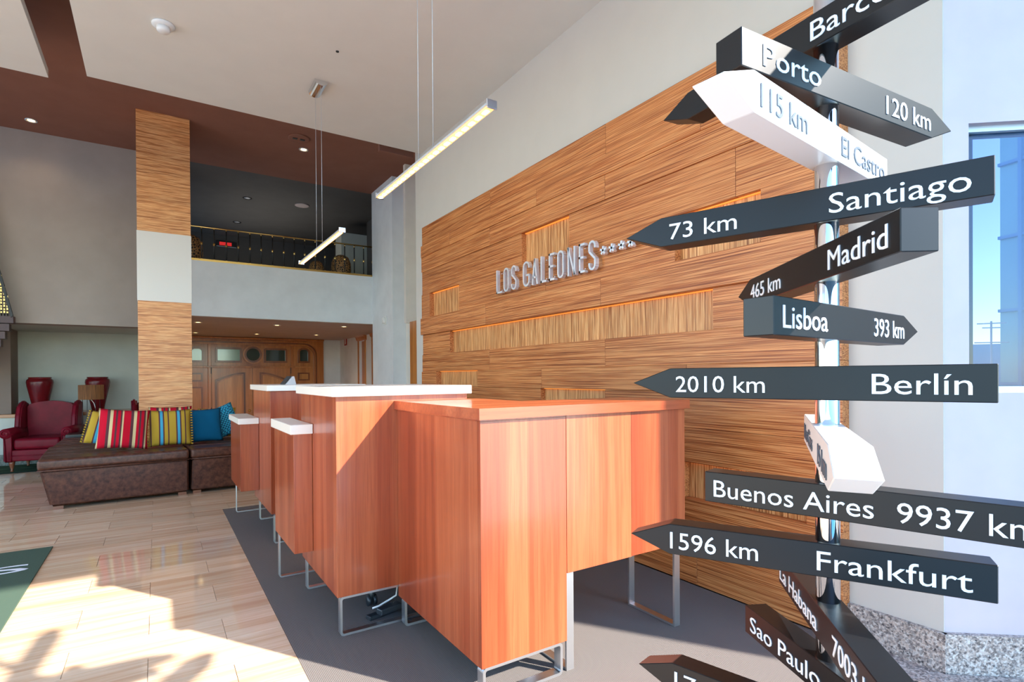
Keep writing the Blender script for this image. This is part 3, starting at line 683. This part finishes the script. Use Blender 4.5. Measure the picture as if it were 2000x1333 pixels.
ottoman('brown leather ottoman left of the pillar, behind the long one', (-.93, 7.47, 0), math.radians(1), .62, .95, h=.45, splay=(.06, 0))

def cushion(label, loc, rot, w_, h_, m, t=.07, tassels=False, group='cushions on the ottomans'):
    r = thing('cushion', label, 'cushion', loc, 0, group); r.rotation_euler = rot
    n = 14; bm = bmesh.new(); g = {}
    for s in (1, -1):
        for i in range(n + 1):
            for j in range(n + 1):
                u, v = i / n * 2 - 1, j / n * 2 - 1
                edge = max(abs(u), abs(v)) > .999
                if s < 0 and edge: g[(s, i, j)] = g[(1, i, j)]; continue
                k = ((1 - abs(u) ** 2.6) * (1 - abs(v) ** 2.6)) ** .55
                pin = 1 - .07 * (1 - u * u) * abs(v) ** 3; pin2 = 1 - .07 * (1 - v * v) * abs(u) ** 3
                g[(s, i, j)] = bm.verts.new((u * w_ / 2 * pin2, s * t * k + .006 * math.sin(u * 5 + v * 3) * k, (v * pin + 1) * h_ / 2))
    for s in (1, -1):
        for i in range(n):
            for j in range(n):
                q = [g[(s, i, j)], g[(s, i + 1, j)], g[(s, i + 1, j + 1)], g[(s, i, j + 1)]]
                try: bm.faces.new(q if s < 0 else q[::-1])
                except ValueError: pass
    fin(bm, 'cover', M[m], r, True)
    P = [(-w_ / 2, 0, .0), (w_ / 2, 0, 0), (w_ / 2, 0, h_), (-w_ / 2, 0, h_)]
    if tassels:
        bm = bmesh.new()
        for k in range(14):
            for sx in (-1, 1): 
                z = h_ * (k + .5) / 14; add_box(bm, (sx * w_ / 2 * .97 - .004, -.006, z - .006), (sx * (w_ / 2 + .012), .006, z + .006))
        fin(bm, 'fringe', M[m], r)['kind'] = 'stuff'
    return r
ZO = .462
def lean(d, rz=0, ry=0): return (math.radians(-d), math.radians(ry), math.radians(rz))
cushion('red, brown and cream striped cushion at the front left of the ottoman', (-.29, 6.48, ZO + .012), lean(22, 3, 5), .42, .41, 'red_stripe', .065)
cushion('ochre, teal and brown striped cushion with fringe beside the red one', (.115, 6.60, ZO), lean(14, 3), .385, .38, 'ochre_stripe', .06, True)
cushion('plain teal velvet cushion right of the ochre striped one', (.425, 6.76, ZO), lean(14, 2, -2), .37, .37, 'teal', .065)
cushion('turquoise dotted cushion tilted beside the narrow side counter', (.70, 7.0, ZO + .035), lean(14, 10, -20), .32, .36, 'dotted', .06)
cushion('ochre striped cushion peeking out behind the front red striped one', (-.45, 6.78, ZO + .03), lean(28, 0, 12), .36, .36, 'ochre_stripe', .06, True)
cushion('red striped cushion leaning on the pillar behind the ochre one', (.13, 7.27, ZO + .012), lean(13, 0), .42, .37, 'red_stripe', .06)
cushion('ochre and teal striped cushion lying behind the teal velvet one', (.60, 7.22, ZO), lean(20, 2), .40, .36, 'ochre_stripe', .06)
cushion('small red striped cushion wedged between the pillar and the teal cushion', (.40, 7.08, ZO), lean(18, -8), .22, .36, 'red_stripe', .05)

# ================================================================ SITTING CORNER
rg = lathe('rug', [(0.001, .0005), (.95, .0005), (.95, .012), (0.001, .014)], M['rug'], None, (-1.55, 9.35, 0), 48, False); tag(rg, 'dark green ringed round rug under the wing chair', 'rug')
rg.scale = (1.2, .4, 1)
def wing_chair(label, loc, rz):
    t = thing('wing_chair', label, 'armchair', loc, rz, 'oxblood wing chairs')
    R = M['red_leather']
    # front is -y; width .70
    bm = bmesh.new(); arch = [(-.27, .30)] + [(-.27 + .54 * k / 10, .80 + .055 * math.sin(PI * k / 10)) for k in range(11)] + [(.27, .30)]
    add_prism(bm, arch, 'y', .22, .34); bmesh.ops.bevel(bm, geom=list(bm.edges), offset=.025, segments=3, affect='EDGES'); fin(bm, 'backrest', R, t, True)
    for s in (-1, 1):
        bm = bmesh.new(); prof = [(.33, .36), (.33, .84), (.22, .865), (.10, .80), (.04, .66), (.02, .52), (.05, .40)]
        add_prism(bm, prof, 'x', s * .255, s * .325); bmesh.ops.bevel(bm, geom=list(bm.edges), offset=.022, segments=3, affect='EDGES'); fin(bm, 'wing', R, t, True)
        bm = bmesh.new(); add_prism(bm, [(s * .235, .12), (s * .33, .12), (s * .33, .47), (s * .235, .47)], 'y', -.30, .30)
        bmesh.ops.bevel(bm, geom=list(bm.edges), offset=.015, segments=2, affect='EDGES'); arm = fin(bm, 'arm', R, t, True)
        tube('arm_roll', [(s * .30, -.315, .475), (s * .30, .28, .475)], .062, R, t, 20)
        bm = bmesh.new(); add_tube(bm, [(s * .30 + .05 * (1 - k / 30) * math.cos(k * .42), -.318, .475 + .05 * (1 - k / 30) * math.sin(k * .42)) for k in range(26)], .006, 5)
        add_tube(bm, [(s * .245, -.308, .45), (s * .25, -.308, .13)], .006, 5); add_tube(bm, [(s * .318, -.308, .42), (s * .30, -.308, .13)], .006, 5); fin(bm, 'arm_piping', R, t, True)
    bm = bmesh.new(); add_box(bm, (-.232, -.31, .27), (.232, .24, .41), .04, 4); fin(bm, 'seat_cushion', R, t, True)
    bm = bmesh.new(); add_box(bm, (-.30, -.30, .13), (.30, .33, .27), .015, 2); fin(bm, 'seat_base', R, t, True)
    tube('base_piping', [(-.25, -.303, .2), (.25, -.303, .2)], .007, R, t, 6)
    for x in (-.26, .26):
        for y in (-.25, .28): lathe('leg', [(.012, 0), (.018, .01), (.012, .025), (.024, .07), (.03, .10), (.034, .13)], M['wood_leg'], t, (x, y, 0), 12)
    return t
wing_chair('oxblood leather wing chair facing the lobby, in front of the pale ledge', (-1.215, 9.23, .0145), math.radians(-8))
wing_chair('oxblood leather wing chair half hidden behind the pillar', (.03, 9.32, 0), math.radians(4))
stb = thing('side_table', 'low black side table between the wing chair and the ottoman', 'table', (-.73, 8.70, 0))
box('table_top', (-.21, -.16, .36), (.21, .16, .475), M['black'], stb, .003)
for x in (-.18, .15):
    for y in (-.14, .11): box('leg', (x, y, 0), (x + .03, y + .03, .36), M['black'], stb)
lp = thing('table_lamp', 'table lamp with dark drum shade on thin wire legs', 'lamp', (-.70, 8.74, .475))
bm = bmesh.new(); add_lathe(bm, [(.132, .42), (.132, .605), (.129, .605), (.129, .42)], 40, (0, 0, 0), False); fin(bm, 'lamp_shade', M['shade'], lp, True)
for k in range(4):
    a = math.radians(30 + 90 * k); tube('leg', [(.105 * math.cos(a), .105 * math.sin(a), 0), (.095 * math.cos(a), .095 * math.sin(a), .43)], .003, M['iron'], lp, 6)
lathe('bulb', [(.01, .45), (.03, .5), (.03, .53), (.012, .56)], M['led_dim'], lp, None, 16)
lathe('lamp_socket', [(.015, .40), (.015, .45)], M['iron'], lp, None, 12)
tube('socket_arm', [(-.128, 0, .425), (.128, 0, .425)], .003, M['iron'], lp, 6)
tube('power_cord', [(.0, -.02, .42), (.03, -.03, .37), (.045, -.02, .3), (.04, 0, .2), (.02, 0, .02)], .003, M['white_plastic'], lp, 6)
vp = [(.068, 0), (.075, .02), (.09, .10), (.118, .24), (.142, .36), (.150, .42), (.146, .455), (.128, .472), (.124, .478), (.13, .492), (.124, .496), (.112, .49), (.108, .46)]
for x, lab in ((-1.375, 'tall oxblood vase on the ledge behind the wing chair'), (-.728, 'tall oxblood vase on the ledge behind the table lamp')):
    v = lathe('vase', vp, M['vase_red'], None, (x, 10.05, .69), 40); tag(v, lab, 'vase', 'oxblood vases on the ledge')

# stair end seen at the left edge
ST = thing('staircase', 'staircase with dark underside steps and brass beaded balusters at the left edge', 'staircase', (-1.43, 8.72, 1.455))
for k in range(6):
    box('step', (-4.5, .0, .373 - k * .094), (-.0 - k * .038, .125, .457 - k * .094), M['lamp_wood'], ST)
prism('stringer_rail', [(0, .462), (-.48, 2.74), (-.51, 2.74), (-.02, .44)], 'y', -.02, .02, M['iron'], ST)
for k in range(18):
    x = -.05 - k * .027; zt = .46 + (-x) * 4.75; b = tube('baluster', [(x, 0, .455), (x, 0, zt)], .007, M['iron'], ST, 6)
    bm = bmesh.new()
    for q in range(int((zt - .48) / .036)): add_box(bm, (x - .007, -.012, .49 + q * .036), (x + .007, .0, .508 + q * .036 + .008 * ((q + k) % 2)))
    if len(bm.verts): fin(bm, 'brass_beads', M['brass'], ST)['kind'] = 'stuff'
    else: bm.free()

# ================================================================ BALCONY
RL = thing('balcony_railing', 'black iron balcony railing with brass handrail and knots above the lobby', 'railing', (1.8, 8.9, 2.815))
tube('handrail', [(-1.75, 0, .485), (1.24, 0, .505)], .012, M['brass'], RL, 8)
box('bottom_rail', (-1.75, -.045, .0), (1.24, .02, .03), M['brass'], RL)
box('rail_dark_strip', (-1.75, -.048, -.018), (1.24, .02, -.002), M['iron'], RL)  # solid dark iron strip below the bottom rail
bmk = bmesh.new(); bmesh.ops.create_uvsphere(bmk, u_segments=10, v_segments=6, radius=.016); 
for v in bmk.verts: v.co.z *= 1.6
kme = bpy.data.meshes.new('knot'); bmk.to_mesh(kme); bmk.free(); kme.materials.append(M['brass'])
for x in (.39, .551, .707, .864, 1.021, 1.175, 1.328, 1.485, 1.645, 1.797, 1.952, 2.11, 2.259, 2.416, 2.571, 2.726, 2.881, 3.03):
    b = tube('baluster', [(x - 1.8, 0, .03), (x - 1.8, 0, .49)], .009, M['iron'], RL, 6)
    for z in (.255, .475, .035):
        k = bpy.data.objects.new('knot', kme); COL.objects.link(k); k.parent = b; k.location = (x - 1.8, 0, z)
        if z != .255: k.scale = (.7, .7, .6)
wv = [(.08, 0), (.12, .04), (.15, .14), (.145, .25), (.11, .33), (.06, .36), (.05, .35)]
for x, y, s, lab in ((2.64, 9.35, 1.08, 'round openwork wicker vase at the right end of the balcony'), (.42, 9.35, 1.2, 'openwork wicker vase on the balcony beside the pillar'), (2.27, 9.5, .8, 'smaller wicker vase left of the round one on the balcony')):
    v = lathe('wicker_vase', wv, M['wicker'], None, (x, y, 2.8), 28); v.scale = (s, s, s * 1.08); tag(v, lab, 'vase', 'wicker vases on the balcony')
ex = thing('exit_sign', 'small lit red sign on the dark back wall of the balcony', 'sign', (1.27, 13.08, 3.98))
box('housing', (-.2, 0, -.03), (.2, .02, .09), M['iron'], ex); box('lit_face', (-.13, -.004, .0), (.1, -.001, .07), M['red_sign'], ex); box('lower_edge', (-.19, -.006, -.03), (.19, 0, -.018), M['alu'], ex)

# ================================================================ DOUBLE DOORS OF THE LOBBY
DR = thing('entrance_doors', 'honey coloured wooden double doors with arched panels and small glazed transom', 'door', (1.745, 13.0, -.7))
def DX(x): return x - 1.745
def DZ(z): return z + .7
# outer surround
box('surround_panel', (DX(.30), .06, 0), (DX(3.26), .125, DZ(2.035)), M['door_wood'], DR)
def rrect(x0, x1, z0, z1, r, n=8):
    P = [(x0, z0), (x1, z0)]
    for k in range(n + 1): a = math.radians(90 * k / n); P.append((x1 - r + r * math.cos(a), z1 - r + r * math.sin(a)))
    for k in range(n + 1): a = math.radians(90 + 90 * k / n); P.append((x0 + r + r * math.cos(a), z1 - r + r * math.sin(a)))
    return P
for i, (e, d) in enumerate(((0, .05), (.035, .03), (.065, .045))):
    ring_prism('arch_molding', rrect(DX(.36) + e, DX(3.13) - e, 0.001, DZ(1.97) - e, .32 - e), rrect(DX(.36) + e + .03, DX(3.13) - e - .03, 0.002, DZ(1.97) - e - .03, .29 - e), 'y', .06 - d, .06, M['door_dark' if i == 1 else 'door_wood'], DR)
box('cornice', (DX(.30), -.02, DZ(1.99)), (DX(3.26), .06, DZ(2.03)), M['door_wood'], DR, .01)
box('transom_rail', (DX(.5), .02, DZ(1.375)), (DX(3.0), .06, DZ(1.415)), M['door_wood'], DR, .006)
for x0, x1 in ((.90, .96), (2.53, 2.59)): box('stile', (DX(x0), .025, 0), (DX(x1), .06, DZ(1.9)), M['door_wood'], DR, .005)
def glazed(x0, x1, z0, z1, m, rnd=0):
    def mk(e, r): return rrect(DX(x0) - e, DX(x1) + e, DZ(z0) - e, DZ(z1) + e, max(r + e, .012))
    f = ring_prism('window_frame', mk(.04, rnd), mk(0, rnd), 'y', .015, .06, M['door_dark'], DR)
    p = prism('pane', mk(.0, rnd), 'y', .045, .052, M[m], f)
glazed(1.077, 1.50, 1.53, 1.77, 'pane_green'); glazed(2.02, 2.418, 1.53, 1.77, 'pane')
glazed(.61, .79, 1.53, 1.77, 'pane_green', .06); glazed(2.73, 2.905, 1.53, 1.79, 'pane', .06)
circ = lambda r: [(DX(1.762) + r * math.cos(2 * PI * k / 32), DZ(1.665) + r * math.sin(2 * PI * k / 32)) for k in range(32)]
f = ring_prism('round_window_frame', circ(.205), circ(.175), 'y', -.01, .06, M['door_wood'], DR); ring_prism('frame_ring', circ(.175), circ(.135), 'y', .01, .06, M['door_dark'], f); prism('pane', circ(.135), 'y', .04, .05, M['pane'], f)
for s in (-1, 1):
    lf = box('door_leaf', ((.006 if s > 0 else -.775), .03, .01), ((.775 if s > 0 else -.006), .06, DZ(1.37)), M['door_wood'], DR)
    # arched raised panel: tall at the meeting stile
    def ap(e):
        xs = [.14 + e, .72 - e]; P = [(xs[0], .25 + e), (xs[1], .25 + e)]
        for k in range(11): u = k / 10; P.append((xs[1] - (xs[1] - xs[0]) * u, DZ(1.12) - e + .16 * math.sin(PI / 2 * u)))
        return [(s * x, z) for x, z in P]
    c = lf.location
    ring_prism('panel_molding', ap(0), ap(.035), 'y', .012, .032, M['door_dark'], lf, -Vector(c)); ring_prism('panel_molding', ap(.045), ap(.065), 'y', .02, .034, M['door_wood'], lf, -Vector(c))
    prism('raised_panel', ap(.066), 'y', .022, .034, M['door_panel'], lf, -Vector(c))
    kb = lathe('door_knob', [(.008, 0), (.008, .02), (.028, .035), (.03, .055), (.018, .07)], M['brass'], lf, (s * .07 - c.x, .03 - c.y, DZ(.45) - c.z), 16); kb.rotation_euler = (PI / 2, 0, 0)
    for z in (.3, 1.1, DZ(1.25)): box('hinge', (s * .79 - .006 - c.x, .015 - c.y, z - c.z), (s * .79 + .006 - c.x, .03 - c.y, z + .14 - c.z), M['iron'], lf)
    for z0, z1 in ((1.09, 1.27), (.3, .98), (-.5, .18)):
        cx = s * 1.07
        b0 = [(cx - .13, DZ(z0)), (cx + .13, DZ(z0)), (cx + .13, DZ(z1)), (cx - .13, DZ(z1))]; b1 = [(cx - .095, DZ(z0) + .03), (cx + .095, DZ(z0) + .03), (cx + .095, DZ(z1) - .03), (cx - .095, DZ(z1) - .03)]
        ring_prism('side_molding', b0, b1, 'y', .035, .06, M['door_dark'], DR); prism('side_panel', b1, 'y', .045, .06, M['door_panel'], DR)
# two side doors in the lobby wall with crown mouldings
for i, (y0, y1, zt) in enumerate(((11.25, 11.66, 1.95), (10.35, 10.75, 1.98))):
    d = bpy.data.objects.new('door_%d' % (i + 1), None); COL.objects.link(d); d.location = (3.66, (y0 + y1) / 2, -.7); struct(d)
    hw = (y1 - y0) / 2
    box('door_leaf', (.06, -hw, .0), (.10, hw, zt + .7 - .02), M['door_wood'], d)
    prism('crown_molding', [(0, 0), (-.03, .02), (-.05, .08), (-.10, .11), (-.10, .14), (0, .14)], 'y', -hw - .1, hw + .1, M['door_wood'], d, (0, 0, zt + .7 - .02))
    for yy in (-hw - .05, hw): box('casing', (-.02, yy, 0), (.0, yy + .05, zt + .7 - .02), M['door_wood'], d)
es = thing('fire_sign', 'small red and white sign on the lobby side wall', 'sign', (3.655, 12.62, 1.99))
box('plate', (-.012, -.09, -.1), (0, .09, .1), M['red'], es); box('white_bar', (-.014, -.03, -.07), (-.0121, .03, .07), M['white_plastic'], es)
al = thing('wall_siren', 'small white siren box on the side face of the right column', 'alarm', (3.009, 8.24, 2.04))
box('back_plate', (-.014, -.055, -.065), (0, .055, .065), M['white_plastic'], al, .003); box('cover', (-.05, -.04, -.045), (-.0141, .04, .045), M['white_plastic'], al, .012, 3, True)
# wooden door frame strip beside the plaster wall
dj = box('door_jamb', (3.0, 7.0, 0), (3.03, 7.25, 1.93), M['door_wood']); dj.name = 'trim_3'; struct(dj)

# ================================================================ CEILING FITTINGS
def downlight(x, y, z, label, lit=True, r=.045, group='recessed downlights', watts=26):
    t = thing('downlight', label, 'downlight', (x, y, z), 0, group)
    bm = bmesh.new(); add_lathe(bm, [(r, -.001), (r, -.008), (r + .014, -.008), (r + .014, -.001)], 20, (0, 0, 0), False); fin(bm, 'trim_ring', M['alu' if lit else 'iron'], t, True)
    lathe('lamp', [(.001, -.004), (r * .8, -.004), (r * .8, -.002), (.001, -.002)], M['halogen' if lit else 'alu'], t, None, 16)
    if lit:
        d = bpy.data.lights.new('downlight_beam', 'SPOT'); d.energy = watts; d.color = (1, .72, .42); d.spot_size = math.radians(120); d.spot_blend = .8; d.shadow_soft_size = .04
        o = bpy.data.objects.new('downlight_beam', d); COL.objects.link(o); o.parent = t; o.location = (0, 0, -.02)
downlight(-1.208, 8.46, ZB, 'lit downlight in the brown ceiling left of the pillar', watts=7); downlight(1.671, 7.629, ZB, 'lit downlight in the brown ceiling above the farther pendant', watts=7)
for x, y, lab in ((.551, 9.83, 'front left'), (.63, 12.08, 'back left'), (1.687, 9.757, 'front middle'), (1.68, 11.9, 'back middle'), (2.721, 9.493, 'front right'), (2.76, 11.607, 'back right')):
    downlight(x, y, 2.035, 'lit downlight in the low lobby ceiling, %s of six' % lab, group='lobby downlights')
for x, y, lab in ((1.312, 10.19, 'nearer left'), (1.341, 11.86, 'farther'), ): downlight(x, y, ZB, 'unlit downlight in the dark balcony ceiling, %s one' % lab, False, .06, 'balcony downlights')
vs = thing('ceiling_speaker', 'round brown speaker grille beside the lit downlight in the brown ceiling', 'speaker', (1.54, 7.3, ZB))
lathe('rim', [(.001, -.001), (.13, -.001), (.13, -.012), (.112, -.016), (.001, -.012)], M['brown'], vs, None, 32)
bm = bmesh.new()
for k in (-1, 1): add_box(bm, (k * .045 - .028, -.02, -.02), (k * .045 + .028, .02, -.013))
fin(bm, 'slots', M['iron'], vs)
vs2 = thing('ceiling_speaker', 'round grille in the dark balcony ceiling', 'speaker', (2.178, 10.105, ZB))
lathe('rim', [(.001, -.001), (.12, -.001), (.12, -.012), (.1, -.016), (.001, -.01)], M['taupe'], vs2, None, 32)
sd = thing('smoke_detector', 'white round smoke detector on the white ceiling', 'smoke detector', (.062, 4.6, ZC))
lathe('mounting_plate', [(.001, -.001), (.072, -.001), (.072, -.012), (.05, -.02), (.001, -.02)], M['white_plastic'], sd, None, 32)
lathe('sensor_head', [(.001, -.0205), (.042, -.0205), (.042, -.045), (.034, -.055), (.001, -.055)], M['white_plastic'], sd, None, 32)
hl2 = lathe('ceiling_hook', [(.001, -.001), (.012, -.001), (.012, -.006), (.001, -.006)], M['iron'], None, (1.189, 4.262, ZC), 12); tag(hl2, 'tiny dark bolt in the white ceiling near the canopy', 'bolt')

# ================================================================ ENTRANCE MAT
em = thing('entrance_mat', 'green entrance mat with white letters lying on the sunlit marble', 'mat', (-1.5, 3.3, 0))
box('mat_field', (-1.1, -1.35, .0), (.895, 1.555, .008), M['mat_green'], em, .003)
t1 = text_obj('S', .22, .16, M['text_white'], em, .001)[0]; t1.location = (.62, 1.02, .0095); t1.rotation_euler = (math.radians(-90), 0, 0)
